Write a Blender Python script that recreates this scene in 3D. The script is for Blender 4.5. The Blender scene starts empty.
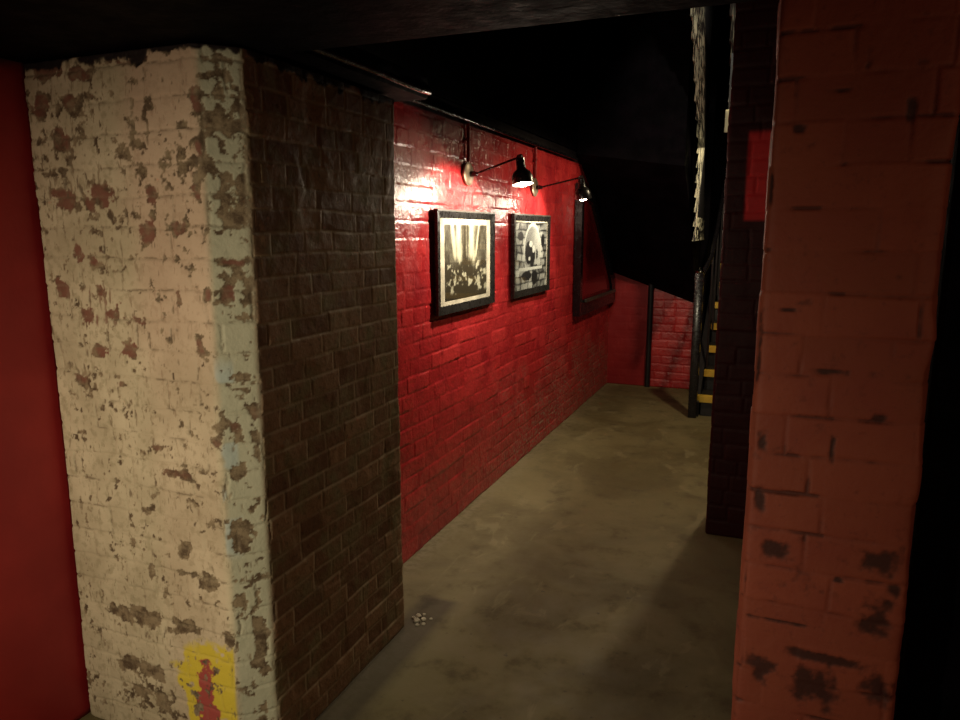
import bpy, bmesh, math, random
import numpy as np
from mathutils import Vector, Matrix
random.seed(5)
C = bpy.context.scene.collection
# world axes: +Y runs down the corridor, +X to the right, Z up; metres

# ------------------------------------------------------------------ noise
def vnoise(U, V, seed):
    rng = np.random.RandomState(seed)
    tab = rng.rand(256, 256).astype(np.float32)
    iu = np.floor(U).astype(int); iv = np.floor(V).astype(int)
    fu = U - iu; fv = V - iv
    fu = fu*fu*(3-2*fu); fv = fv*fv*(3-2*fv)
    a = tab[iu % 256, iv % 256]; b = tab[(iu+1) % 256, iv % 256]
    c = tab[iu % 256, (iv+1) % 256]; d = tab[(iu+1) % 256, (iv+1) % 256]
    return (a*(1-fu)+b*fu)*(1-fv) + (c*(1-fu)+d*fu)*fv
def fbm(U, V, freq, octv=4, seed=0, gain=.5):
    s = 0; amp = 1; tot = 0
    for k in range(octv):
        s = s + amp*vnoise(U*freq*2**k+17.3*k, V*freq*2**k+9.1*k, seed+k*7)
        tot += amp; amp *= gain
    return s/tot                                                  # 0..1, mean .5
def sstep(a, b, x):
    t = np.clip((x-a)/(b-a), 0, 1); return t*t*(3-2*t)
def bricks(U, V, ch, lens, seed, wob=.006, v0=0.0):
    """distance to nearest joint (m) and a random value per brick"""
    U2 = U + wob*2*(fbm(U, V, 9, 2, seed+1)-.5)
    V2 = V - v0 + wob*2*(fbm(U, V, 4, 3, seed+2)-.5)
    row = np.floor(V2/ch).astype(int)
    dv = np.minimum(V2-row*ch, (row+1)*ch-V2)
    du = np.full(U.shape, 9., np.float32); rid = np.zeros(U.shape, np.float32)
    rng = np.random.RandomState(seed); umin, umax = U.min(), U.max()
    for r in range(int(row.min()), int(row.max())+1):
        m = row == r
        p = umin-.5-rng.rand()*.1 + (lens[0]/2 if r % 2 else 0); j = [p]
        while p < umax+.5:
            p += lens[rng.randint(len(lens))]*(1+.08*(rng.rand()-.5)); j.append(p)
        j = np.array(j); rv = rng.rand(len(j)+1)
        if not m.any(): continue
        u = U2[m]; k = np.clip(np.searchsorted(j, u), 1, len(j)-1)
        du[m] = np.minimum(u-j[k-1], j[k]-u); rid[m] = rv[k]
    return np.minimum(du, dv), rid, du, dv

# ------------------------------------------------------------------ mesh helpers
def link(name, me, mats, parent=None):
    o = bpy.data.objects.new(name, me); C.objects.link(o)
    for m in (mats if isinstance(mats, (list, tuple)) else [mats]): me.materials.append(m)
    if parent: o.parent = parent
    return o
def tag(o, label=None, cat=None, group=None, kind=None):
    if label: o['label'] = label
    if cat: o['category'] = cat
    if group: o['group'] = group
    if kind: o['kind'] = kind
    return o
def empty(name, loc, label, cat, group=None):
    o = bpy.data.objects.new(name, None); C.objects.link(o); o.location = loc
    o.empty_display_size = .05
    return tag(o, label, cat, group)
def grid_mesh(P, attrs, smooth=True, loop_u=False, back=None, caps=False):
    """P: [nv,nu,3]; attrs: dict name->[nv,nu]; back: vector to extrude the border by (closes the slab)"""
    nv, nu, _ = P.shape
    V = P.reshape(-1, 3).astype(np.float32)
    idx = np.arange(nv*nu).reshape(nv, nu)
    if loop_u:
        nx = np.roll(idx, -1, axis=1)
        Q = np.stack([idx[:-1], nx[:-1], nx[1:], idx[1:]], -1).reshape(-1, 4)
    else:
        Q = np.stack([idx[:-1, :-1], idx[:-1, 1:], idx[1:, 1:], idx[1:, :-1]], -1).reshape(-1, 4)
    faces_extra = []; nV = len(V); A = {k: v.reshape(-1).astype(np.float32) for k, v in attrs.items()}
    if back is not None:
        b = np.concatenate([idx[0, :], idx[1:, -1], idx[-1, -2::-1], idx[-2:0:-1, 0]])
        Vb = V[b] + np.array(back, np.float32); ax = int(np.argmax(np.abs(back)))
        Vb[:, ax] = V[:, ax].mean() + back[ax]
        bi = nV + np.arange(len(b)); V = np.concatenate([V, Vb])
        for k in A: A[k] = np.concatenate([A[k], A[k][b]])
        S = np.stack([b, bi, np.roll(bi, -1), np.roll(b, -1)], -1)
        Q = np.concatenate([Q, S]); faces_extra.append(bi[::-1])
    if caps: faces_extra += [idx[0, ::-1], idx[-1, :]]
    n4 = len(Q); loops = np.concatenate([Q.reshape(-1)] + list(faces_extra))
    starts = list(np.arange(n4)*4); tot = [4]*n4; p = n4*4
    for f in faces_extra: starts.append(p); tot.append(len(f)); p += len(f)
    me = bpy.data.meshes.new('surface')
    me.vertices.add(len(V)); me.vertices.foreach_set('co', V.reshape(-1))
    me.loops.add(len(loops)); me.loops.foreach_set('vertex_index', loops.astype(np.int32))
    me.polygons.add(len(starts)); me.polygons.foreach_set('loop_start', np.array(starts, np.int32))
    me.polygons.foreach_set('loop_total', np.array(tot, np.int32))
    sm = np.ones(len(starts), bool) if smooth else np.zeros(len(starts), bool)
    for k in range(len(faces_extra)): sm[-1-k] = False
    me.polygons.foreach_set('use_smooth', sm)
    me.update(calc_edges=True)
    for k, a in A.items():
        at = me.attributes.new(k, 'FLOAT', 'POINT'); at.data.foreach_set('value', a)
    return me
def from_bm(name, bm, mats, parent=None, smooth=False):
    bmesh.ops.recalc_face_normals(bm, faces=bm.faces)
    me = bpy.data.meshes.new(name); bm.to_mesh(me); bm.free()
    if smooth:
        for p in me.polygons: p.use_smooth = True
        me.set_sharp_from_angle(angle=math.radians(40))
    return link(name, me, mats, parent)
def bx(bm, x0, x1, y0, y1, z0, z1, bev=0):
    r = bmesh.ops.create_cube(bm, size=1)
    for v in r['verts']:
        v.co = Vector((x0+(v.co.x+.5)*(x1-x0), y0+(v.co.y+.5)*(y1-y0), z0+(v.co.z+.5)*(z1-z0)))
    if bev:
        es = list({e for v in r['verts'] for e in v.link_edges})
        bmesh.ops.bevel(bm, geom=es, offset=bev, segments=2, affect='EDGES', profile=.6)
    return bm
def box(name, c, mats, parent=None, bev=0):
    return from_bm(name, bx(bmesh.new(), *c, bev=bev), mats, parent, smooth=bool(bev))
def lathe(bm, prof, origin, axis, seg=28):
    """prof: list of (radius, height along axis)"""
    M = Vector((0, 0, 1)).rotation_difference(Vector(axis).normalized()).to_matrix()
    O = Vector(origin); rings = []
    for r, h in prof:
        rings.append([bm.verts.new(O + M @ Vector((max(r, 1e-4)*math.cos(2*math.pi*k/seg), max(r, 1e-4)*math.sin(2*math.pi*k/seg), h))) for k in range(seg)])
    for a, b in zip(rings, rings[1:]):
        for k in range(seg): bm.faces.new((a[k], a[(k+1) % seg], b[(k+1) % seg], b[k]))
    bm.faces.new(rings[0]); bm.faces.new(rings[-1])
    return bm
def tube(bm, pts, r, seg=12):
    pts = [Vector(p) for p in pts]; rings = []
    for i, p in enumerate(pts):
        d = (pts[min(i+1, len(pts)-1)]-pts[max(i-1, 0)]).normalized()
        a = d.cross(Vector((0, 0, 1)));
        if a.length < .05: a = d.cross(Vector((1, 0, 0)))
        a.normalize(); b = d.cross(a).normalized()
        rings.append([bm.verts.new(p + r*(math.cos(2*math.pi*k/seg)*a + math.sin(2*math.pi*k/seg)*b)) for k in range(seg)])
    for A, B in zip(rings, rings[1:]):
        for k in range(seg): bm.faces.new((A[k], A[(k+1) % seg], B[(k+1) % seg], B[k]))
    bm.faces.new(rings[0]); bm.faces.new(rings[-1])
    return bm
def prism(bm, poly, lo, hi, axis='x'):
    """poly of (a,b) extruded along an axis: x -> (y,z), y -> (x,z), z -> (x,y)"""
    f = {'x': lambda a, b, c: (c, a, b), 'y': lambda a, b, c: (a, c, b), 'z': lambda a, b, c: (a, b, c)}[axis]
    A = [bm.verts.new(f(a, b, lo)) for a, b in poly]; B = [bm.verts.new(f(a, b, hi)) for a, b in poly]
    n = len(poly); bm.faces.new(A); bm.faces.new(B[::-1])
    for k in range(n): bm.faces.new((A[k], A[(k+1) % n], B[(k+1) % n], B[k]))
    return bm

# ------------------------------------------------------------------ materials
class NT:
    def __init__(s, name):
        s.m = bpy.data.materials.new(name); s.m.use_nodes = True
        s.n = s.m.node_tree.nodes; s.l = s.m.node_tree.links
        s.b = s.n['Principled BSDF']; s.out = s.n['Material Output']
    def sock(s, dst, v):
        if isinstance(v, bpy.types.NodeSocket): s.l.new(v, dst)
        elif isinstance(v, tuple) and len(v) == 3 and dst.type == 'RGBA': dst.default_value = (*v, 1)
        else: dst.default_value = v
    def set(s, **k):
        for a, v in k.items():
            s.sock(s.b.inputs[{'col': 'Base Color', 'rough': 'Roughness', 'metal': 'Metallic', 'spec': 'Specular IOR Level', 'coat': 'Coat Weight', 'coatr': 'Coat Roughness', 'nor': 'Normal', 'emc': 'Emission Color', 'ems': 'Emission Strength', 'alpha': 'Alpha'}[a]], v)
        return s
    def co(s):
        return s.n.new('ShaderNodeTexCoord').outputs['Object']
    def attr(s, name):
        a = s.n.new('ShaderNodeAttribute'); a.attribute_name = name; return a.outputs['Fac']
    def noise(s, scale, detail=4, rough=.55, vec=None, stretch=None, dist=0):
        t = s.n.new('ShaderNodeTexNoise'); t.inputs['Scale'].default_value = scale
        t.inputs['Detail'].default_value = detail; t.inputs['Roughness'].default_value = rough
        t.inputs['Distortion'].default_value = dist
        v = vec or s.co()
        if stretch:
            mp = s.n.new('ShaderNodeMapping'); mp.inputs['Scale'].default_value = stretch; s.l.new(v, mp.inputs[0]); v = mp.outputs[0]
        s.l.new(v, t.inputs['Vector']); return t.outputs['Fac']
    def mp(s, v, a, b, c=0., d=1.):
        t = s.n.new('ShaderNodeMapRange'); s.sock(t.inputs[0], v)
        for k, x in enumerate((a, b, c, d)): t.inputs[k+1].default_value = x
        t.interpolation_type = 'SMOOTHSTEP'; return t.outputs[0]
    def ma(s, op, a, b=0., clamp=False):
        t = s.n.new('ShaderNodeMath'); t.operation = op; t.use_clamp = clamp
        s.sock(t.inputs[0], a); s.sock(t.inputs[1], b); return t.outputs[0]
    def mix(s, f, a, b, mode='MIX'):
        t = s.n.new('ShaderNodeMix'); t.data_type = 'RGBA'; t.blend_type = mode
        s.sock(t.inputs[0], f); s.sock(t.inputs[6], a); s.sock(t.inputs[7], b); return t.outputs[2]
    def bump(s, h, strength=.5, dist=.003, nor=None):
        t = s.n.new('ShaderNodeBump'); t.inputs['Strength'].default_value = strength; t.inputs['Distance'].default_value = dist
        s.l.new(h, t.inputs['Height'])
        if nor: s.l.new(nor, t.inputs['Normal'])
        return t.outputs[0]
def simple(name, col, rough=.5, metal=0., bump=0., spec=.5):
    n = NT(name); v = n.noise(14, 5)
    n.set(col=n.mix(n.mp(v, .3, .7), tuple(c*.75 for c in col), tuple(min(1, c*1.2) for c in col)), rough=n.mp(n.noise(40, 3), .3, .7, max(.02, rough-.08), min(1, rough+.08)), metal=metal, spec=spec)
    if bump: n.set(nor=n.bump(n.noise(90, 4), bump))
    return n.m

def mat_left_pillar():
    n = NT('peeling cream paint over brick'); jt = n.attr('joint'); rnd = n.attr('rnd'); zone = n.attr('zone'); peel = n.attr('peel')
    blue = n.attr('blue'); yel = n.attr('yellow'); blk = n.attr('black'); redlt = n.attr('red_light'); redm = n.attr('redmark'); exb = n.attr('brickred')
    cream = n.mix(n.mp(n.noise(5, 5), .35, .7), (.45, .37, .25), (.61, .51, .36))
    cream = n.mix(n.mp(n.noise(38, 4, .6), .50, .66, 0, .6), cream, (.33, .27, .17))
    cream = n.mix(n.mp(n.noise(1., 5, .65, stretch=(70, 70, 22)), .58, .66, 0, .7), cream, (.24, .18, .11))
    cream = n.mix(n.attr('green_light'), cream, (.46, .46, .345))  # greenish light on the chamfer, put into the paint colour
    cream = n.mix(n.ma('MULTIPLY', redlt, .42), cream, (.56, .34, .26))
    cream = n.mix(n.ma('MULTIPLY', blue, .6), cream, (.42, .50, .50))
    cream = n.mix(yel, cream, (.62, .47, .05))
    cream = n.mix(redm, cream, (.36, .07, .06))
    bare = n.mix(n.mp(n.noise(30, 5, .7), .38, .62), (.10, .065, .04), (.27, .20, .125))
    bare = n.mix(n.ma('MULTIPLY', exb, n.mp(n.noise(26, 4), .3, .6)), bare, (.21, .085, .06))
    c = n.mix(peel, cream, bare)
    c = n.mix(n.ma('MULTIPLY', jt, .35), c, (.30, .24, .16))
    c = n.mix(n.ma('MULTIPLY', n.ma('MULTIPLY', n.attr('hair'), n.mp(n.noise(33, 4, .65), .42, .58)), .65), c, (.13, .09, .055))
    # side of the pillar: unpainted dull stock brick
    b = n.mix(rnd, (.19, .095, .056), (.35, .205, .118))
    b = n.mix(n.mp(n.noise(11, 5), .45, .7), b, (.25, .195, .105))
    b = n.mix(n.mp(n.noise(60, 4), .5, .75, 0, .5), b, (.07, .045, .03))
    b = n.mix(n.ma('MULTIPLY', jt, .75), b, (.46, .36, .24))
    c = n.mix(zone, c, b)
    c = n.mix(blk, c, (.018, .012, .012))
    h = n.ma('ADD', n.ma('MULTIPLY', n.noise(130, 4, .6), .6), n.ma('MULTIPLY', n.noise(45, 3), .8))
    n.set(col=c, rough=n.mp(n.noise(20, 3), .3, .7, .55, .8), spec=.2, nor=n.bump(h, .55, .003))
    return n.m
def mat_red_wall():
    n = NT('glossy red painted brick'); jt = n.attr('joint'); rnd = n.attr('rnd'); worn = n.attr('worn'); blk = n.attr('black')
    c = n.mix(rnd, (.37, .018, .022), (.50, .032, .034))
    c = n.mix(n.mp(n.noise(6, 5), .45, .75), c, (.29, .012, .018))
    c = n.mix(n.ma('MULTIPLY', worn, n.mp(n.noise(45, 5, .7), .48, .60)), c, (.34, .20, .15))
    c = n.mix(blk, c, (.012, .009, .011))
    h = n.ma('ADD', n.ma('MULTIPLY', n.noise(70, 4, .6), .5), n.noise(24, 4))
    r = n.mp(n.noise(9, 4), .3, .7, .20, .36)
    n.set(col=c, rough=n.ma('ADD', r, n.ma('ADD', n.ma('MULTIPLY', worn, .25), n.ma('MULTIPLY', blk, .4))), spec=n.ma('SUBTRACT', .5, n.ma('MULTIPLY', blk, .4)), nor=n.bump(h, .9, .005))
    return n.m
def mat_right_pillar():
    n = NT('orange red painted brick'); jt = n.attr('joint'); rnd = n.attr('rnd'); st = n.attr('stain')
    c = n.mix(rnd, (.32, .076, .042), (.42, .100, .056))
    c = n.mix(n.mp(n.noise(7, 5), .4, .7), c, (.34, .074, .046))
    c = n.mix(n.mp(n.noise(55, 4, .65), .58, .72, 0, .5), c, (.23, .055, .037))
    c = n.mix(n.ma('MULTIPLY', jt, .6), c, (.17, .042, .03))
    c = n.mix(st, c, (.085, .028, .022))
    h = n.ma('ADD', n.ma('MULTIPLY', n.noise(120, 4, .6), .5), n.noise(38, 4))
    n.set(col=c, rough=.62, spec=.35, nor=n.bump(h, .5, .003))
    return n.m
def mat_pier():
    n = NT('red painted brick with shade in its colour'); red = n.attr('red'); rnd = n.attr('rnd')
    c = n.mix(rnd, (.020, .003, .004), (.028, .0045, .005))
    c = n.mix(red, c, (.38, .02, .022))  # dark base carries the pier's shade, the red its lit patch
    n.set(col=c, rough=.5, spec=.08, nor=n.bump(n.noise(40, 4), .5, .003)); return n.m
def mat_black_brick():
    n = NT('black painted brick')
    n.set(col=n.mix(n.mp(n.noise(6, 5), .4, .7), (.002, .0014, .0022), (.005, .003, .0052)), spec=.05, rough=n.mp(n.noise(14, 3), .3, .7, .6, .8), nor=n.bump(n.noise(30, 5), .6, .005)); return n.m
def mat_floor():
    n = NT('worn olive brown concrete')
    a = n.noise(1.6, 6, .6, dist=.6); b = n.noise(7, 6, .65); f = n.noise(60, 5, .6)
    c = n.mix(n.mp(a, .38, .62), (.120, .097, .043), (.185, .155, .074))
    c = n.mix(n.mp(b, .52, .72, 0, .65), c, (.066, .050, .025))
    c = n.mix(n.mp(n.noise(3.1, 5, .6, stretch=(1.6, .8, 1), dist=1.2), .57, .66, 0, .5), c, (.25, .215, .115))
    c = n.mix(n.mp(f, .6, .8, 0, .4), c, (.20, .17, .10))
    c = n.mix(n.mp(n.noise(24, 4), .66, .74, 0, .7), c, (.06, .045, .028))
    c = n.mix(n.ma('MULTIPLY', n.attr('dust'), n.mp(n.noise(30, 5), .4, .6)), c, (.22, .18, .11))
    c = n.mix(n.ma('MULTIPLY', n.attr('foot_dark'), .75), c, (.045, .033, .020))  # darker strip along the foot of the left pillar
    n.set(col=c, rough=n.mp(b, .3, .7, .5, .75), spec=.35, nor=n.bump(n.ma('ADD', n.ma('MULTIPLY', f, .4), b), .35, .004)); return n.m
def mat_smooth_red():
    n = NT('matt red painted render')
    c = n.mix(n.mp(n.noise(4, 5), .35, .7), (.29, .012, .016), (.37, .020, .022))
    c = n.mix(n.mp(n.noise(50, 4), .62, .78, 0, .4), c, (.28, .015, .018))
    c = n.mix(n.attr('black'), c, (.014, .010, .012))
    n.set(col=c, rough=.5, nor=n.bump(n.noise(28, 5), .35, .003)); return n.m
def mat_art(name, dark, light):
    n = NT(name); t = n.attr('tone')
    t = n.ma('ADD', t, n.ma('MULTIPLY', n.ma('SUBTRACT', n.noise(90, 3), .5), .35))
    n.set(col=n.mix(n.mp(t, .1, .9), dark, light), rough=.55); return n.m
def mat_glass():
    n = NT('picture glass'); n.n.remove(n.b)
    tr = n.n.new('ShaderNodeBsdfTransparent'); gl = n.n.new('ShaderNodeBsdfGlossy'); gl.inputs['Roughness'].default_value = .04
    lw = n.n.new('ShaderNodeLayerWeight'); lw.inputs['Blend'].default_value = .5
    fc = n.ma('ADD', n.ma('MULTIPLY', n.ma('POWER', lw.outputs['Facing'], 5.), .5), .035)
    mx = n.n.new('ShaderNodeMixShader'); n.l.new(fc, mx.inputs[0]); n.l.new(tr.outputs[0], mx.inputs[1]); n.l.new(gl.outputs[0], mx.inputs[2])
    n.l.new(mx.outputs[0], n.out.inputs[0]); return n.m
def mat_string(name, lo, hi, stretch):
    n = NT(name)
    v = n.noise(1.0, 5, .6, stretch=stretch)
    m = n.ma('MULTIPLY', n.mp(v, .50, .56), n.attr('chip'))
    n.set(col=n.mix(m, lo, hi), rough=.5); return n.m

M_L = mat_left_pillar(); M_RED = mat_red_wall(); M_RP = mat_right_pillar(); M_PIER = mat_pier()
M_BLK = mat_black_brick(); M_FL = mat_floor(); M_SR = mat_smooth_red()
M_BG = simple('glossy black paint', (.008, .007, .009), .22)
M_BM = simple('matt black paint', (.012, .010, .012), .55)
M_FRAME = simple('black lacquered wood', (.013, .0125, .012), .30)
M_FLIT = simple('black frame edge painted lit', (.05, .046, .038), .40)  # paler black: light on frame tops and sill put into the colour
M_MAT = simple('off white mount card', (.66, .62, .48), .8)
M_GLASS = mat_glass()
M_ROSE = simple('bronze backplate', (.16, .12, .08), .42, .6)
M_LAMP = simple('black enamelled metal', (.012, .010, .010), .28, .3)
M_INNER = simple('white enamel inside shade', (.75, .73, .68), .4)
M_REDPIPE = simple('red painted conduit', (.34, .016, .020), .33)
M_YEL = simple('worn yellow nosing', (.62, .40, .045), .6)
M_STEP = simple('dark stair timber', (.022, .017, .014), .5)
M_CHROME = simple('polished steel', (.5, .5, .5), .12, 1.)
M_PLAST = simple('pale plaster crumbs', (.42, .37, .28), .9)
M_WHITE = simple('off white plastic', (.55, .55, .42), .5)
M_REDGLASS = simple('dark red glazed panel', (.22, .010, .014), .12)
nb = NT('lit lamp bulb'); nb.set(col=(1., .95, .85), emc=(1., .86, .62), ems=55.); M_BULB = nb.m

# ------------------------------------------------------------------ left brick pillar
PEEL = [(0.102,1.913,0.066,0.02,1),(0.21,1.9,0.053,0.024,1),(0.07,1.827,0.034,0.03,1),(0.183,1.833,0.036,0.025,0.8),(0.256,1.84,0.035,0.019,0.5),(0.134,1.749,0.037,0.03,1),(0.118,1.585,0.049,0.029,1),(0.252,1.588,0.05,0.031,1),(0.408,1.51,0.034,0.035,1),(0.519,1.51,0.023,0.02,1),(0.434,1.593,0.023,0.03,0.8),(0.601,1.813,0.015,0.036,0.9),(0.588,1.602,0.018,0.029,0.9),(0.593,1.697,0.014,0.033,0.7),(0.151,1.441,0.026,0.024,1),(0.211,1.436,0.03,0.021,0.7),(0.075,1.34,0.027,0.033,1),(0.215,1.328,0.081,0.027,0.45),(0.2,1.267,0.075,0.033,0.5),(0.2,1.178,0.038,0.017,1.1),(0.309,1.191,0.033,0.025,1.1),(0.119,1.093,0.055,0.02,0.5),(0.271,1.085,0.019,0.009,0.9),(0.499,1.335,0.013,0.021,1),(0.594,1.336,0.012,0.02,1),(0.65,1.342,0.022,0.033,1),(0.659,1.425,0.048,0.013,0.8),(0.592,0.964,0.023,0.033,0.7),(0.399,0.92,0.025,0.009,0.8),(0.445,0.849,0.05,0.012,0.9),(0.323,0.724,0.023,0.012,0.9),(0.454,0.638,0.025,0.027,0.9),(0.454,0.561,0.044,0.015,1),(0.524,0.551,0.032,0.024,1),(0.189,0.387,0.045,0.02,1.1),(0.287,0.386,0.063,0.032,1.1),(0.427,0.392,0.059,0.031,1),(0.591,0.386,0.027,0.028,1),(0.19,0.228,0.058,0.024,1.1),(0.289,0.226,0.056,0.023,1.1),(0.03,0.11,0.04,0.043,0.8),(0.241,0.148,0.073,0.048,0.7),(0.339,0.141,0.047,0.047,0.8),(0.098,0.312,0.042,0.027,0.6),(0.323,0.549,0.038,0.016,0.6),(0.642,0.681,0.031,0.051,0.9),(0.627,0.509,0.026,0.058,0.7),(0.648,0.878,0.025,0.055,0.8),(0.639,0.988,0.035,0.048,0.6),(0.697,0.982,0.018,0.081,0.8),(0.673,0.379,0.021,0.119,0.9),(0.403,1.921,0.19,0.014,0.6),(0.503,1.94,0.118,0.014,0.8),(0.192,0.74,0.024,0.015,0.6),(0.347,1.269,0.043,0.013,0.5),(0.563,1.201,0.016,0.031,0.7)]
def ell(U, V, L, n):
    f = np.zeros(U.shape, np.float32)
    if n:                                                         # ragged outlines
        U, V = U+.034*(fbm(U, V, 13, 4, 501, .6)-.5), V+.026*(fbm(U, V, 13, 4, 502, .6)-.5)
    for u, v, a, b, w in L:
        d = (np.abs((U-u)/(a*1.1))**3.2 + np.abs((V-v)/(b*1.1))**3.2)**(1/3.2)
        f = np.maximum(f, w*(1.35-d))
    return f
def walk(path, steps):
    """polyline path -> sample points, cumulative length; steps: spacing per segment"""
    pts = []; us = []; u = 0
    for (a, b), st in zip(zip(path, path[1:]), steps):
        a = np.array(a); b = np.array(b); L = np.linalg.norm(b-a); k = max(1, int(round(L/st)))
        for i in range(k): pts.append(a+(b-a)*i/k); us.append(u+L*i/k)
        u += L
    return np.array(pts), np.array(us), u
def smooth_loop(p, k):
    for _ in range(k): p = .25*np.roll(p, 1, 0)+.5*p+.25*np.roll(p, -1, 0)
    return p
def loop_normals(p):
    d = np.roll(p, -1, 0)-np.roll(p, 1, 0); nrm = np.stack([d[:, 1], -d[:, 0]], -1)
    return nrm/np.linalg.norm(nrm, axis=1, keepdims=True)

path = [(-1.915, 1.425), (-1.315, 1.425), (-1.235, 1.505), (-1.235, 2.275), (-1.485, 2.275), (-1.915, 2.275), (-1.915, 1.425)]
pts, us, LT = walk(path, [.003, .003, .0035, .01, .05, .05])
sm = smooth_loop(pts, 14); nr = loop_normals(sm)
zz = np.arange(0, 1.9451, .0032)
U, Z = np.meshgrid(us, zz)
d, rid, du, dv = bricks(U+.010*(fbm(U, Z, 28, 3, 15)-.5), Z+.010*(fbm(U, Z, 24, 3, 16)-.5), .0795, [.112, .225, .112, .225, .16], 11, .009, .0)
d2, rid2, _, _ = bricks(U, Z, .0600, [.100, .19, .100, .15], 17, .006, .0)
d = np.where(U > .715, d2, d); rid = np.where(U > .715, rid2, rid)
front = 1-sstep(.695, .725, U)                                   # painted front and chamfer
n1 = fbm(U, Z, 9, 4, 3); n2 = fbm(U, Z, 46, 4, 23, .6); n3 = fbm(U, Z, 22, 4, 31)
jn = np.clip(fbm(U, Z, 14, 3, 41)*1.6-.35, 0, 1)                 # how open the joint is
groove = 1-sstep(.001, .0075, d)
f = ell(U, Z, PEEL, 1)
peelf = f + 1.9*(n2-.5) + 1.0*(n3-.5)
base = -.12 + 1.5*(n1-.62) + 2.0*(n2-.52) + .44*sstep(1.0, 1.7, Z) + .18*sstep(1.66, 1.86, Z)*(1-sstep(.1, .4, U)) + .22*(1-sstep(0, .55, Z)) + .30*sstep(.60, .66, U) + .25*(1-sstep(0, .03, U)) + .1*(groove > .5)
peel = np.maximum(sstep(.42, .52, peelf), sstep(.34, .46, base))*front
streak = sstep(.62, .74, fbm(U*3.5, Z, 30, 3, 77)+.25*ell(U, Z, [(0.215,1.328,0.09,0.03,1),(0.2,1.267,0.09,0.035,1),(.18,1.62,.15,.05,.8),(.1,1.12,.06,.02,1)], 0)-.12)*front
peel = np.maximum(peel, streak*.8)
brr = sstep(.3, .6, f + .8*(fbm(U, Z, 3, 2, 55)-.5))*sstep(.9, 1.15, Z+(n1-.5))*.9
red_light = sstep(.30, .42, U+.08*(n1-.5))*(1-sstep(.595, .615, U))*sstep(1.0, 1.35, Z)*1.0 + .35*sstep(.33, .42, U)*(1-sstep(.58, .6, U))*(1-sstep(1.0, 1.35, Z))  # red light on the front face, painted in as a pink tint
blue = sstep(.595, .605, U)*(1-sstep(.64, .652, U))*sstep(.62, .66, Z)*(1-sstep(1.13, 1.2, Z))*sstep(.38, .5, fbm(U, Z, 14, 3, 91))
yel = sstep(.39, .415, U+.16*(n3-.5))*(1-sstep(.595, .606, U))*(1-sstep(.34, .37, Z+.06*(n3-.5)+.35*np.maximum(0, .50-U)))*sstep(.32, .42, n3+.15)
redm = sstep(.45, .6, ell(U, Z, [(.495,.20,.03,.10,1.0),(.515,.13,.035,.05,1.0)], 0)+1.4*(n2-.5)+.6*(n3-.5))
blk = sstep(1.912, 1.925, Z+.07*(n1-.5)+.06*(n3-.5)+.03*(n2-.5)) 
side = 1-front
crack = groove*(.35+.65*jn)*(front*.75+side)
lowj = (fbm(U, Z, 2.2, 3, 101)-.5)
H = -.0045*crack*(1-.55*side) + (rid-.5)*.0025 + .012*lowj + .004*(n1-.5) + .0014*(n2-.5) - .0016*peel
H -= .0022*sstep(.5, .62, fbm(U, Z, 6, 3, 66))*side
ramp = 1-np.minimum(1, np.maximum(0, (U-1.70)/.02))              # hidden back stays flat
H = H*ramp
P = np.zeros(U.shape+(3,), np.float32)
P[..., 0] = sm[None, :, 0] + H*nr[None, :, 0]; P[..., 1] = sm[None, :, 1] + H*nr[None, :, 1]; P[..., 2] = Z
jo_lit = crack*(1-.5*front*(1-peel)) + 1.1*(np.abs(U-1.487) < .005)*(Z < 1.6)*(n2 > .42)  # joints, plus the lit corner edge painted as a pale line
hair = (1-sstep(.0010, .0040, d))*sstep(.50, .64, fbm(U, Z, 10, 3, 141)+.12*(Z > 1.2))*front
me = grid_mesh(P, dict(hair=hair, joint=jo_lit, rnd=rid, zone=side, peel=peel, blue=blue, yellow=yel, black=blk, red_light=np.clip(red_light, 0, 1), redmark=redm*front*yel, brickred=brr,
      green_light=sstep(.60, .62, U)*.75), loop_u=True, caps=True)
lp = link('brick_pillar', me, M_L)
tag(lp, 'thick square brick pillar on the left, peeling cream paint in front, bare brown brick along its side', 'pillar')

# ------------------------------------------------------------------ right brick pillar
STAIN = [(-0.02,1.283,0.009,0.076,.8),(-0.0,1.111,0.009,0.023,.8),(0.106,1.25,0.034,0.005,.8),(0.12,1.109,0.005,0.027,.8),(0.19,1.169,0.012,0.010,.9),(0.207,0.905,0.042,0.027,.8),(0.241,0.852,0.015,0.013,.9),(0.037,0.899,0.034,0.019,.7),(0.056,0.748,0.076,0.004,.8),(0.209,0.785,0.042,0.042,.65),(0.14,0.69,0.072,0.011,1),(0.137,0.621,0.057,0.038,.65),(0.238,0.648,0.038,0.042,.7),(0.026,0.637,0.027,0.038,.6),(0.194,1.696,0.008,0.021,1.3),(0.022,1.679,0.013,0.009,1),(-0.02,1.574,0.008,0.03,.9),(0.023,1.36,0.015,0.004,.8),(0.084,1.738,0.023,0.004,.8),(0.004,0.992,0.011,0.023,.8),(0.15,0.854,0.011,0.006,.8)]
path = [(-.023, 1.425), (.268, 1.425), (.268, 1.72), (-.023, 1.72), (-.023, 1.425)]
pts, us, LT = walk(path, [.003, .006, .02, .006])
sm = smooth_loop(pts, 26); nr = loop_normals(sm)
zz = np.arange(0, 1.9451, .0035); U, Z = np.meshgrid(us, zz); X = U-.023
d, rid, du, dv = bricks(U, Z, .0755, [.215, .105, .215, .15], 31, .005, .03)
n1 = fbm(U, Z, 8, 4, 13); n2 = fbm(U, Z, 40, 4, 29, .6)
jn = np.clip(fbm(U, Z, 11, 3, 43)*2.4-.95, 0, 1)
groove = (1-sstep(.0012, .006, d))*jn
stain = sstep(.25, .75, ell(X, Z, STAIN, 0)*.9+1.3*(n2-.5)+.5*(n1-.5))
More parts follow.
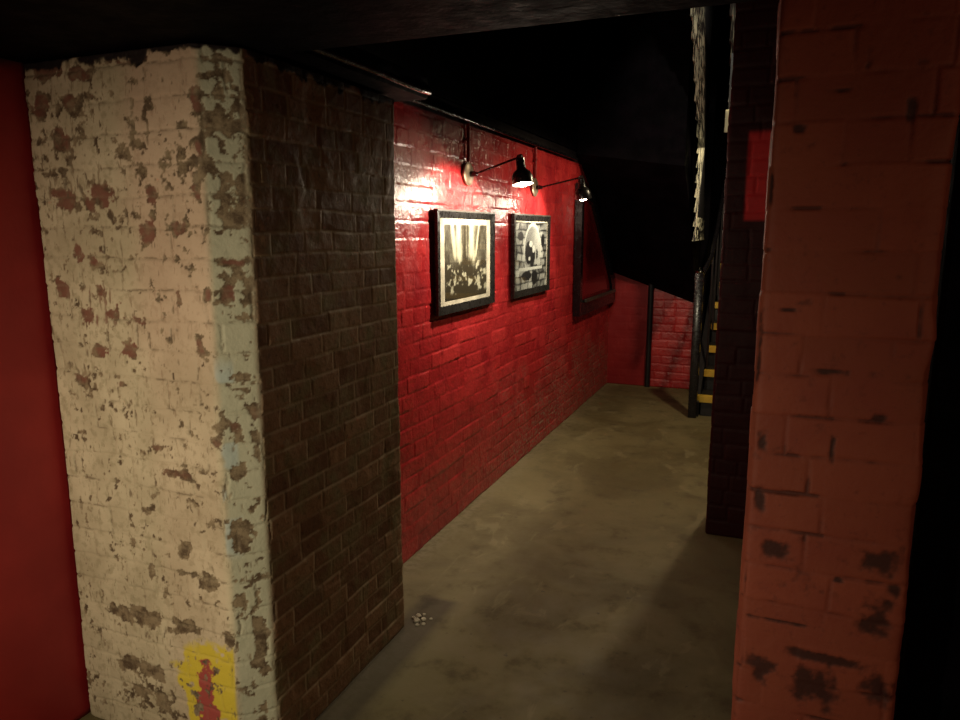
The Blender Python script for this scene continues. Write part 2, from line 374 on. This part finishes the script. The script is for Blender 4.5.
stain = np.maximum(stain, sstep(.35, .75, groove*(1+.5*(dv < du))+.9*(n2-.5)-.25*(X > .12))*.75)
H = -.0045*groove + (rid-.5)*.003 + .008*(fbm(U, Z, 3, 3, 19)-.5) + .0012*(n2-.5) - .002*stain
edge = sstep(.25, .29, U)*(1-sstep(.29, .33, U)); H = H + edge*.016*(fbm(U*0, Z, 16, 3, 8)-.62)
P = np.zeros(U.shape+(3,), np.float32)
P[..., 0] = sm[None, :, 0] + H*nr[None, :, 0]; P[..., 1] = sm[None, :, 1] + H*nr[None, :, 1]; P[..., 2] = Z
me = grid_mesh(P, dict(joint=groove, rnd=rid, stain=stain), loop_u=True, caps=True)
rp = link('brick_pillar', me, M_RP)
tag(rp, 'orange red painted brick pillar in the right foreground with dark chips and stains', 'pillar')

# ------------------------------------------------------------------ far dark pier
path = [(-.238, 3.6), (.12, 3.6), (.12, 4.0), (-.238, 4.0), (-.238, 3.6)]
pts, us, LT = walk(path, [.006, .03, .03, .012]); sm = smooth_loop(pts, 4); nr = loop_normals(sm)
zz = np.arange(0, 3.2, .008); U, Z = np.meshgrid(us, zz)
d, rid, du, dv = bricks(U, Z, .0795, [.112, .225], 71, .005, .0)
g = 1-sstep(.001, .008, d); H = -.003*g + (rid-.5)*.003 + .008*(fbm(U, Z, 6, 3, 3)-.5)
P = np.zeros(U.shape+(3,), np.float32)
P[..., 0] = sm[None, :, 0] + H*nr[None, :, 0]; P[..., 1] = sm[None, :, 1] + H*nr[None, :, 1]; P[..., 2] = Z
lit_patch = sstep(.085, .10, U)*(U < .6)*sstep(1.545, 1.56, Z)*(1-sstep(1.93, 1.96, Z))  # patch of lit brick, painted into the colour
me = grid_mesh(P, dict(rnd=rid, red=lit_patch), loop_u=True, caps=True)
tag(link('brick_pier', me, M_PIER), 'red brick pier with shade put into its colour, between the stairs and the orange red pillar', 'pier')

# ------------------------------------------------------------------ red corridor wall
W = -1.49
def xwall(name, y0, y1, z0, z1, step, x, mat, seed, ch=.0775, relief=.004, thick=.2, extra=None, sgn=1, smoothf=False):
    ys = np.arange(y0, y1+step*.5, step); zs = np.arange(z0, z1+step*.5, step)
    U, Z = np.meshgrid(ys, zs)
    d, rid, du, dv = bricks(U, Z, ch, [.225, .225, .112, .225], seed, .006)
    n1 = fbm(U, Z, 5, 4, seed+3); n2 = fbm(U, Z, 35, 3, seed+4)
    jn = np.clip(fbm(U, Z, 7, 3, seed+9)*1.8-.4, .15, 1)
    g = (1-sstep(.001, .0075, d))*jn
    H = -relief*g + (rid-.5)*relief*.9 + .010*(fbm(U, Z, 1.6, 3, seed+5)-.5) + .003*(n1-.5) + .0015*(n2-.5)
    P = np.zeros(U.shape+(3,), np.float32); P[..., 0] = x+sgn*H; P[..., 1] = U; P[..., 2] = Z
    at = dict(joint=g, rnd=rid, worn=np.zeros(U.shape), black=np.zeros(U.shape))
    if extra: extra(U, Z, n1, n2, at)
    if smoothf: P[..., 0] = x+sgn*.004*(n1-.5)
    if sgn < 0: P = P[:, ::-1]; at = {k: v[:, ::-1] for k, v in at.items()}
    return link(name, grid_mesh(P, at, back=(-sgn*thick, 0, 0)), mat)
def ex(U, Z, n1, n2, at):
    at['worn'] = np.clip((1-sstep(.05, .75, Z+.7*(n1-.5)))*sstep(3.0, 4.8, U)*1.3, 0, 1)
    at['black'] = sstep(2.030, 2.040, Z+.01*(n1-.5))
tag(xwall('wall_left', 2.2, 7.15, 0, 2.12, .0055, W, M_RED, 201, extra=ex), kind='structure')
tag(box('wall_left_upper', (W-.2, W+.012, 2.2, 7.15, 2.12, 3.2), M_BLK), kind='structure')
def exn(U, Z, n1, n2, at): at['black'] = sstep(1.93, 1.95, Z+.03*(n1-.5))
tag(xwall('wall_left_near', -1.5, 1.47, 0, 2.0, .02, -1.92, M_SR, 301, relief=.0012, extra=exn, smoothf=True), kind='structure')

# back wall: smooth render on the left, glossy brick on the right, top raked
def back_wall(name, x0, x1, mat, brick, seed):
    xs = np.arange(x0, x1+.004, .008); zs = np.arange(0, 1.5, .008)
    U, Z = np.meshgrid(xs, zs)
    d, rid, du, dv = bricks(U, Z, .0775, [.225, .112], seed, .006)
    n1 = fbm(U, Z, 6, 3, seed); g = 1-sstep(.001, .008, d)
    H = ((-.005*g + (rid-.5)*.005) if brick else 0*g-.001*g) + .008*(n1-.5)
    P = np.zeros(U.shape+(3,), np.float32); P[..., 0] = U; P[..., 1] = 7.07-H; P[..., 2] = Z
    me = grid_mesh(P, dict(joint=g, rnd=rid, worn=0*g, black=0*g), back=(0, .15, 0))
    return tag(link(name, me, mat), kind='structure')
back_wall('wall_back_left', W-.03, -1.09, M_SR, False, 401)
back_wall('wall_back', -1.085, -.675, M_RED, True, 411)
tag(box('wall_back_far', (-1.7, 1.6, 8.9, 9.1, 0, 3.2), M_BLK), kind='structure')
tag(box('wall_back_upper', (W-.2, -.60, 7.22, 7.4, 0, 3.2), M_BLK), kind='structure')

# sloping black soffit that closes the corridor over the back wall
bm = bmesh.new()
L_ = [(5.66, 2.10), (6.18, 1.84), (6.80, 1.30), (7.07, 1.12)]
R_ = [(5.66, 1.98), (6.18, 1.66), (6.80, 1.06), (7.07, .83)]
def fl(pr, x):
    vs = [bm.verts.new((x, a, b)) for a, b in pr]
    return vs + [bm.verts.new((x, 7.23, pr[-1][1])), bm.verts.new((x, 7.23, 3.2)), bm.verts.new((x, 5.66, 3.2))]
A = fl(L_, W+.005); B = fl(R_, -.665); n = len(A)
bm.faces.new(A); bm.faces.new(B[::-1])
for k in range(n): bm.faces.new((A[k], A[(k+1) % n], B[(k+1) % n], B[k]))
tag(from_bm('ceiling_soffit', bm, M_BLK), kind='structure')

# other shell
xs = np.arange(-2.1, 1.6, .03); ys = np.arange(-1.5, 9.1, .03); U, V = np.meshgrid(xs, ys)
P = np.zeros(U.shape+(3,), np.float32); P[..., 0] = U; P[..., 1] = V; P[..., 2] = 0
dust = np.exp(-np.abs(U-(W+.03))/.05)*(V > 2.3) + np.exp(-np.abs(U+1.20)/.04)*(V < 2.35)*(V > 1.5)
tag(link('floor', grid_mesh(P, dict(dust=np.clip(dust, 0, 1), foot_dark=(np.exp(-(np.maximum(0, np.abs(U+1.19)-.05)/.03)**2)*(V < 2.5)*(V > 1.3)).astype(np.float32)), back=(0, 0, -.15)), M_FL), kind='structure')
tag(box('ceiling', (-2.1, 1.6, -1.5, 1.62, 1.95, 2.15), M_BLK), kind='structure')
tag(box('ceiling_upper', (-2.1, 1.6, 1.62, 9.1, 3.2, 3.35), M_BLK), kind='structure')
tag(box('wall_front_upper', (-2.1, 1.6, 1.42, 1.62, 2.15, 3.35), M_BLK), kind='structure')
tag(box('wall_right', (1.45, 1.6, -1.5, 9.1, 0, 3.2), M_BLK), kind='structure')
tag(box('wall_right_near', (.30, 1.45, 1.56, 1.66, 0, 1.95), M_BLK), kind='structure')
tag(box('wall_behind', (-2.1, 1.6, -1.65, -1.5, 0, 2.15), M_BLK), kind='structure')

# black capping beam over the left pillar
bm = bx(bmesh.new(), -1.90, -1.16, 1.63, 2.38, 1.955, 2.03, bev=.012)
o = tag(from_bm('capping_beam', bm, M_BLK, smooth=True), 'black painted beam lying across the top of the peeling left pillar', 'beam')

# conduits
c = from_bm('edge_conduit', tube(bmesh.new(), [(-1.145, 1.66, 1.972), (-1.145, 2.0, 1.975), (-1.145, 2.27, 1.974), (-1.145, 2.35, 1.976), (-1.16, 2.385, 1.990), (-1.19, 2.395, 2.0), (-1.46, 2.395, 2.0)], .011), M_BG, o, smooth=True)
tag(c, 'glossy black conduit bent around the beam')
bm = tube(bmesh.new(), [(W+.025, 2.30, 2.052), (W+.025, 2.9, 2.052), (W+.027, 4.2, 2.050), (W+.025, 5.6, 2.052)], .010)
o = from_bm('ceiling_conduit', bm, M_BG, smooth=True)
tag(o, 'thin glossy black conduit running along the top edge of the red wall', 'pipe')
for y, lab in ((3.48, 'red painted conduit dropping to the nearer wall lamp'), (4.585, 'red painted conduit dropping to the farther wall lamp')):
    z0 = 1.852 if y < 4 else 1.845
    c = from_bm('conduit', tube(bmesh.new(), [(W+.014, y, z0), (W+.014, y, 1.95), (W+.014, y, 2.038)], .0095), M_REDPIPE, smooth=True)
    tag(c, lab, 'pipe', 'red conduits above the wall lamps')
    cl = from_bm('clip', bx(bmesh.new(), W, W+.026, y-.016, y+.016, 1.955, 1.967, bev=.002), M_REDPIPE, c)
c = from_bm('conduit', tube(bmesh.new(), [(-1.085, 7.045, .0), (-1.085, 7.045, .5), (-1.085, 7.045, 1.02)], .026), M_BM, smooth=True)
tag(c, 'black upright pipe against the low red back wall', 'pipe')

# ------------------------------------------------------------------ framed pictures
def tone_one(U, V):        # sepia: long pale drapes above a dark crowd
    t = .28+0*U
    for u, w, s in ((.16, .05, .25), (.30, .07, .0), (.62, .08, -.06), (.80, .03, -.35), (.48, .03, .02)):
        t = np.maximum(t, sstep(.42, .62, V)*np.exp(-((U-u-s*(1-V)*.6)/w)**2)*.95)
    t = np.maximum(t, .9*np.exp(-((U-.33)/.07)**2-((V-.62)/.22)**2)); t = np.maximum(t, .85*np.exp(-((U-.66)/.06)**2-((V-.55)/.2)**2))
    blobs = fbm(U*1.5, V, 9, 4, 611, .7)
    t = np.where(V < .5, t*sstep(.3, .5, V)*.6+sstep(.52, .64, blobs)*.8*sstep(.02, .12, V), t)
    t = t + .5*(fbm(U*2.5, V*.8, 9, 4, 613, .7)-.5)
    t -= .5*np.exp(-((U-.47)/.035)**2)*(V > .35)
    return np.clip(t*.9, 0, 1)
def tone_two(U, V):        # monochrome: stone arch, dark figures inside, low bench
    blk = fbm(U, V, 7, 2, 621); t = .62+.5*(fbm(U, V, 12, 3, 625)-.5)
    dj, rj, _, _ = bricks(U*.8, V, .11, [.12, .2, .16], 627, .03); t = t - .12 + .45*(rj-.5) + .5*(fbm(U, V, 6, 4, 629)-.5) - .38*(1-sstep(.0, .02, dj))
    arch = (np.abs(U-.52) < .25*np.sqrt(np.clip(1-((V-.55)/.40)**2, 0, 1))) & (V > .36)
    t = np.where(arch, .42+.25*sstep(.45, .75, U), t)
    rim = np.abs(np.sqrt(((U-.52)/.27)**2+((V-.55)/.42)**2)-1) < .06
    t = np.where(rim & (V > .5), .88, t)
    for u, v, a, b, val in ((.40, .55, .11, .17, .03), (.52, .50, .08, .12, .05), (.46, .68, .05, .05, .85), (.55, .60, .04, .06, .8), (.50, .40, .06, .07, .08), (.66, .52, .03, .08, .15), (.42, .46, .03, .03, .85)):
        t = np.where(((U-u)/a)**2+((V-v)/b)**2 < 1, val, t)
    t = np.where((V > .29) & (V < .335) & (U > .1) & (U < .85), .85, t)
    for u, v, a, b in ((.32, .2, .16, .07), (.6, .17, .1, .1), (.15, .8, .08, .06), (.86, .72, .05, .1)):
        t = np.where(((U-u)/a)**2+((V-v)/b)**2+1.2*(blk-.5) < 1, .06, t)
    return np.clip(t, 0, 1)
def framed(name, y0, y1, z0, z1, print_rect, tone, artmat, mount, label, depth=.020, fw=.040):
    r = empty(name, (W+.004, (y0+y1)/2, z0), label, 'picture', 'framed pictures on the red wall')
    off = Vector(r.location); xb, xf = W+.008, W+.008+depth; q_ = depth/.042
    bm = bmesh.new(); m = fw
    for poly in ([(y0, z0), (y1, z0), (y1-m, z0+m), (y0+m, z0+m)], [(y1, z0), (y1, z1), (y1-m, z1-m), (y1-m, z0+m)], [(y1, z1), (y0, z1), (y0+m, z1-m), (y1-m, z1-m)], [(y0, z1), (y0, z0), (y0+m, z0+m), (y0+m, z1-m)]):
        # mitred moulding, a little lower at its inner lip
        a = [bm.verts.new((xb, p, q)) for p, q in poly]
        hts = [xf, xf, xf-.006, xf-.006]; b = [bm.verts.new((h, p, q)) for h, (p, q) in zip(hts, poly)]
        bm.faces.new(a); bm.faces.new(b[::-1])
        for k in range(4): bm.faces.new((a[k], a[(k+1) % 4], b[(k+1) % 4], b[k]))
    for v in bm.verts: v.co -= off
    from_bm('frame', bm, M_FRAME, r)
    def slab(nm, c, mt, bev=0):
        b2 = bx(bmesh.new(), *c)
        for v in b2.verts: v.co -= off
        return from_bm(nm, b2, mt, r)
    slab('frame_lit_top', (xf-.001, xf+.0015, y0, y1, z1-.010, z1), M_FLIT)  # lit top bar, painted as a paler strip
    slab('backing_board', (xb, xb+.012*q_, y0+m*.5, y1-m*.5, z0+m*.5, z1-m*.5), M_FRAME)
    a0, a1, b0, b1 = mount
    slab('mount', (xb+.012*q_, xb+.020*q_, a0, a1, b0, b1), M_MAT)
    a0, a1, b0, b1 = print_rect
    ys = np.linspace(a0, a1, 90); zs = np.linspace(b0, b1, 90); U, Z = np.meshgrid(ys, zs)
    P = np.zeros(U.shape+(3,), np.float32); P[..., 0] = xb+.0215*q_; P[..., 1] = U; P[..., 2] = Z; P -= np.array(off, np.float32)
    link('print', grid_mesh(P, dict(tone=tone((U-a0)/(a1-a0), (Z-b0)/(b1-b0))), back=(-.0005, 0, 0)), artmat, r)
    slab('glass', (xb+.025*q_, xb+.027*q_, y0+m, y1-m, z0+m, z1-m), M_GLASS)
    return r
framed('framed_picture', 3.078, 3.825, 1.105, 1.607, (3.175, 3.720, 1.166, 1.536), tone_one, mat_art('sepia photographic print', (.03, .022, .008), (.52, .51, .37)), (3.122, 3.775, 1.128, 1.566),
       'black framed sepia print with off white mount, nearest picture on the red wall')
framed('framed_picture', 4.150, 4.905, 1.098, 1.612, (4.205, 4.850, 1.135, 1.560), tone_two, mat_art('black and white print', (.008, .008, .008), (.52, .55, .50)), (4.192, 4.863, 1.127, 1.568),
       'black framed monochrome print of a stone arch, middle picture on the red wall')
# far trapezoid frame tucked under the sloping soffit
r = empty('framed_picture', (W+.004, 6.3, .82), 'large black framed dark red panel with raked right side, farthest on the red wall', 'picture', 'framed pictures on the red wall')
off = Vector(r.location)
outer = [(5.64, .83), (7.03, .83), (7.00, 1.02), (6.62, 1.36), (6.10, 1.79), (5.64, 1.88)]
inner = [(5.75, .95), (6.93, .95), (6.90, 1.01), (6.58, 1.31), (6.06, 1.73), (5.75, 1.79)]
bm = bmesh.new(); n = len(outer)
for k in range(n):
    q = [outer[k], outer[(k+1) % n], inner[(k+1) % n], inner[k]]
    a = [bm.verts.new((W+.008, *p)) for p in q]; b = [bm.verts.new((W+.065-(.01 if i > 1 else 0), *p)) for i, p in enumerate(q)]
    bm.faces.new(a); bm.faces.new(b[::-1])
    for i in range(4): bm.faces.new((a[i], a[(i+1) % 4], b[(i+1) % 4], b[i]))
for v in bm.verts: v.co -= off
from_bm('frame', bm, M_BG, r)
bm = prism(bmesh.new(), [(a, b) for a, b in inner], W+.01, W+.03)
for v in bm.verts: v.co -= off
from_bm('panel', bm, M_REDGLASS, r)
bm = bx(bmesh.new(), W+.06, W+.085, 5.80, 6.95, .93, .955, bev=.003)
for v in bm.verts: v.co -= off
tag(from_bm('sill', bm, M_FLIT, r), 'lower sill with its glare painted pale')

# ------------------------------------------------------------------ wall lamps
LAMPS = []
def wall_lamp(yb, zb, tip, axis, label):
    r = empty('wall_lamp', (W, yb, zb), label, 'lamp', 'swing arm wall lamps over the pictures'); off = Vector(r.location)
    def put(nm, bm, mt, sm=True, par=r):
        for v in bm.verts: v.co -= off
        return from_bm(nm, bm, mt, par, smooth=sm)
    put('backplate', lathe(bmesh.new(), [(.058, 0), (.060, .004), (.060, .012), (.050, .018), (.018, .021)], (W+.004, yb, zb), (1, 0, 0), 36), M_ROSE)
    bm = lathe(bmesh.new(), [(.014, 0), (.014, .022), (.009, .026)], (W+.022, yb, zb), (1, 0, 0), 16)
    lathe(bm, [(.012, -.014), (.012, .014)], (W+.050, yb, zb), (0, 1, 0), 16)
    put('pivot', bm, M_LAMP)
    tip = Vector(tip); p0 = Vector((W+.052, yb, zb)); put('arm', tube(bmesh.new(), [p0, p0.lerp(tip, .5), tip], .0052), M_LAMP)
    ax = Vector(axis).normalized()
    bm = lathe(bmesh.new(), [(.013, -.013), (.013, .013)], tip, (0, 1, .2), 16)
    put('knuckle', bm, M_LAMP)
    # shade: slim socket neck, then a bell open at the end
    prof = [(.010, .002), (.021, .008), (.023, .055), (.026, .062), (.040, .074), (.050, .090), (.054, .120), (.055, .135), (.052, .135), (.051, .120), (.047, .092), (.038, .079), (.012, .072)]
    sh = put('lamp_shade', lathe(bmesh.new(), prof, tip, ax, 36), M_LAMP)
    put('shade_lining', lathe(bmesh.new(), [(.0505, .1345), (.0495, .1200), (.0455, .0930), (.0360, .0805), (.0110, .0740), (.0110, .0745), (.0350, .0815), (.0445, .0935), (.0485, .1205), (.0495, .1345)], tip, ax, 36), M_INNER, par=sh)
    prof = [(.004, .076), (.012, .080), (.014, .090), (.022, .104), (.026, .118), (.027, .130), (.020, .141), (.003, .146)]
    put('bulb', lathe(bmesh.new(), prof, tip, ax, 24), M_BULB)
    LAMPS.append((tip, ax)); return r
wall_lamp(3.48, 1.791, (-1.19, 3.45, 1.862), (.16, -.10, -.98), 'black swing arm lamp nearer the pillar, lighting the sepia print')
wall_lamp(4.585, 1.785, (-1.17, 4.58, 1.840), (.10, .10, -.98), 'farther black swing arm lamp, between the monochrome print and the raked frame')

# ------------------------------------------------------------------ stairs
st = empty('staircase', (-.50, 6.05, 0), 'dark open staircase with worn yellow step edges at the far right end', 'stairs')
off = Vector(st.location)
for k in range(8):
    z1 = .17*(k+1); y = 6.05+.25*k
    b = bx(bmesh.new(), -.50, .35, y, y+.30, z1-.05, z1, bev=.004)
    for v in b.verts: v.co -= off
    s_ = from_bm('step', b, M_STEP, st)
    xl = -.535 if k == 0 else -.497
    b = bx(bmesh.new(), xl, .34, y-.012, y+.045, z1-.052, z1+.004, bev=.003)
    for v in b.verts: v.co -= off
    tag(from_bm('nosing', b, M_YEL, s_), 'worn yellow nosing strip')
    b = bx(bmesh.new(), -.49, .34, y+.012, y+.03, z1-.168, z1-.05)
    for v in b.verts: v.co -= off
    from_bm('riser', b, M_BM, st)
b = prism(bmesh.new(), [(6.02, 0), (6.25, 0), (8.3, 1.40), (8.3, 1.62), (6.02, .12)], -.56, -.503)
for v in b.verts: v.co -= off
from_bm('stringer', b, M_BM, st)
b = bx(bmesh.new(), -.580, -.512, 5.95, 6.015, 0, 1.18, bev=.008)
for v in b.verts: v.co -= off
nw = from_bm('newel_post', b, M_BG, st, smooth=True)
b = lathe(bmesh.new(), [(.030, 0), (.034, .012), (.024, .03), (.004, .045)], (-.546, 5.9825, 1.18), (0, 0, 1), 20)
for v in b.verts: v.co -= off
from_bm('newel_cap', b, M_CHROME, nw, smooth=True)
b = tube(bmesh.new(), [(-.545, 6.015, 1.13), (-.485, 6.25, 1.30), (-.475, 6.6, 1.54), (-.475, 8.2, 2.62)], .018)
for v in b.verts: v.co -= off
from_bm('handrail', b, M_BG, st, smooth=True)
for k in range(5):
    y = 6.35+.4*k
    b = tube(bmesh.new(), [(-.48, y, .16+.68*(y-6.05)), (-.48, y, 1.13+.68*(y-6.02))], .009, 8)
    for v in b.verts: v.co -= off
    from_bm('baluster', b, M_BM, st, smooth=True)

# upper flight strings coming back over the corridor: black timber, pale chipped edges
def raked(name, x0, x1, a, b, dep, mat, chipf, label, cat):
    a = np.array(a, float); b = np.array(b, float); L = np.linalg.norm(b-a); ny = int(L/.006); nx = 16
    T = np.linspace(0, 1, ny); Xs = np.linspace(0, 1, nx); U, V = np.meshgrid(Xs, T)
    tooth = (np.floor(V*L/.165)*.165/L)
    P = np.zeros(U.shape+(3,), np.float32)
    xe = x1[0]+(x1[1]-x1[0])*V; P[..., 0] = x0+(xe-x0)*U + .018*((V-tooth)*L/.165)*(1-U) + .004*(fbm(U, V*40, 1, 2, 5)-.5)
    P[..., 1] = a[0]+(b[0]-a[0])*V; P[..., 2] = a[1]+(b[1]-a[1])*V
    chip = chipf(U, V)
    P = P[:, ::1]
    me = grid_mesh(P, dict(chip=chip), back=(0, dep, 0)); 
    me2 = me
    o = link(name, me2, mat); return tag(o, label, cat)
M_S1 = mat_string('chipped pale paint on black timber', (.010, .009, .010), (.62, .60, .44), (260, 9, 9))
def chip1(U, V):
    wv = .030/(.022+.085*V); edge = (U < wv*(1+.25*np.sin(V*26)))*9.
    mid = sstep(.35, .60, V)*(1-sstep(.86, .98, V))*(1-sstep(.8, 1, U))
    return np.where(edge > 0, 9., mid)
def string_board(name, x0, x1, lo, hi, thick, mat, chipf, label):
    """board whose pale edge faces the camera; lo/hi = (y,z) of its lower and upper ends"""
    o = raked(name, x0, x1, lo, hi, thick, mat, chipf, label, 'stair string')
    return o
string_board('stair_string', -.612, (-.590, -.505), (6.70, 1.43), (4.95, 3.02), .10, M_S1, chip1,
             'raked black stair string with chipped pale edge above the yellow edged stairs')
M_S2 = mat_string('scuffed black timber', (.009, .008, .009), (.20, .20, .15), (90, 5, 5))
def chip2(U, V): return sstep(.15, .4, V)*(1-sstep(.7, .95, V))*(1-sstep(.5, .9, np.abs(U-.4)*2))
string_board('stair_string', -.352, (-.32, -.300), (5.45, 2.22), (4.70, 2.90), .08, M_S2, chip2,
             'shorter scuffed black stair string to the right of the pale chipped one')
b = bx(bmesh.new(), -.353, -.315, 5.00, 5.02, 2.125, 2.262, bev=.003)
pl = from_bm('switch_plate', b, M_WHITE); tag(pl, 'small pale upright plate high up beside the scuffed stair string', 'switch plate')
b = bx(bmesh.new(), -.337, -.325, 5.005, 5.017, 2.25, 2.60); from_bm('hanger', b, M_BM, pl)

# plaster crumbs at the foot of the left pillar
for k, (x, y, s) in enumerate([(-1.205, 2.31, .012), (-1.185, 2.33, .009), (-1.215, 2.345, .010), (-1.170, 2.30, .007), (-1.225, 2.325, .008), (-1.20, 2.365, .006), (-1.16, 2.345, .006), (-1.19, 2.285, .007)]):
    bm = bmesh.new(); bmesh.ops.create_icosphere(bm, subdivisions=2, radius=s)
    for v in bm.verts: v.co = Vector((v.co.x*(1+.4*random.random()), v.co.y*(.8+.3*random.random()), max(-.45*s, v.co.z*.8*(.7+.5*random.random())))) + Vector((x, y, .45*s))
    tag(from_bm('plaster_crumb', bm, M_PLAST), 'pale plaster crumb on the floor at the foot of the left pillar', 'rubble', 'plaster crumbs at the pillar foot')

# ------------------------------------------------------------------ lights
def light(name, kind, loc, energy, col, size=.05, target=None, spot=None, blend=.5):
    d = bpy.data.lights.new(name, kind); d.energy = energy; d.color = col
    if kind == 'AREA': d.size = size
    else: d.shadow_soft_size = size
    if kind == 'SPOT': d.spot_size = math.radians(spot); d.spot_blend = blend
    o = bpy.data.objects.new(name, d); C.objects.link(o); o.location = loc
    if target is not None: o.rotation_euler = (Vector(target)-Vector(loc)).to_track_quat('-Z', 'Y').to_euler()
    return o
for k, (tip, ax) in enumerate(LAMPS):
    p = tip+ax*.157
    light('lamp_glow', 'POINT', p, (6.5, 7)[k], (1., .84, .64), .014)
    light('lamp_beam', 'SPOT', p, (34, 18)[k], (1., .84, .64), .014, p+Vector((-.80, -.15, -.62)), 124, .3)
light('front_lamp', 'SPOT', (-1.30, -.45, 1.05), 90, (1., .88, .61), .03, (-1.15, 1.5, .78), 86, 1.)
light('red_bounce_fill', 'SPOT', (-1.78, .0, 1.70), 3.0, (1., .42, .30), .04, (-1.5, 1.5, 1.0), 100, .9)  # added red spot standing in for bounce off the left wall
light('side_fill', 'POINT', (1.15, .15, 1.30), 6.5, (1., .62, .38), .12)  # added unseen fill that brightens the left pillar's side face
light('string_fill', 'SPOT', (-.15, 4.15, 3.05), 32, (1., .94, .76), .03, (-.52, 5.35, 2.55), 44, .6)  # added unseen spot that brightens the raked stair strings
light('stair_lamp', 'SPOT', (-.09, 5.0, 2.45), 66, (1., .80, .50), .04, (-.09, 5.001, 0), 160, .2)

w = bpy.data.worlds.new('World'); bpy.context.scene.world = w; w.use_nodes = True
w.node_tree.nodes['Background'].inputs[0].default_value = (.01, .008, .01, 1); w.node_tree.nodes['Background'].inputs[1].default_value = .3

cam = bpy.data.cameras.new('camera'); co = bpy.data.objects.new('camera', cam); C.objects.link(co)
cam.sensor_width = 36; cam.lens = 27; cam.clip_start = .02
co.location = (0, 0, 1.5); co.rotation_euler = (math.pi/2-math.atan(128/720), 0, math.radians(22.1))
s = bpy.context.scene; s.camera = co
s.view_settings.view_transform = 'Standard'; s.view_settings.look = 'None'; s.view_settings.exposure = 0; s.view_settings.gamma = 1
s.view_settings.use_curve_mapping = False
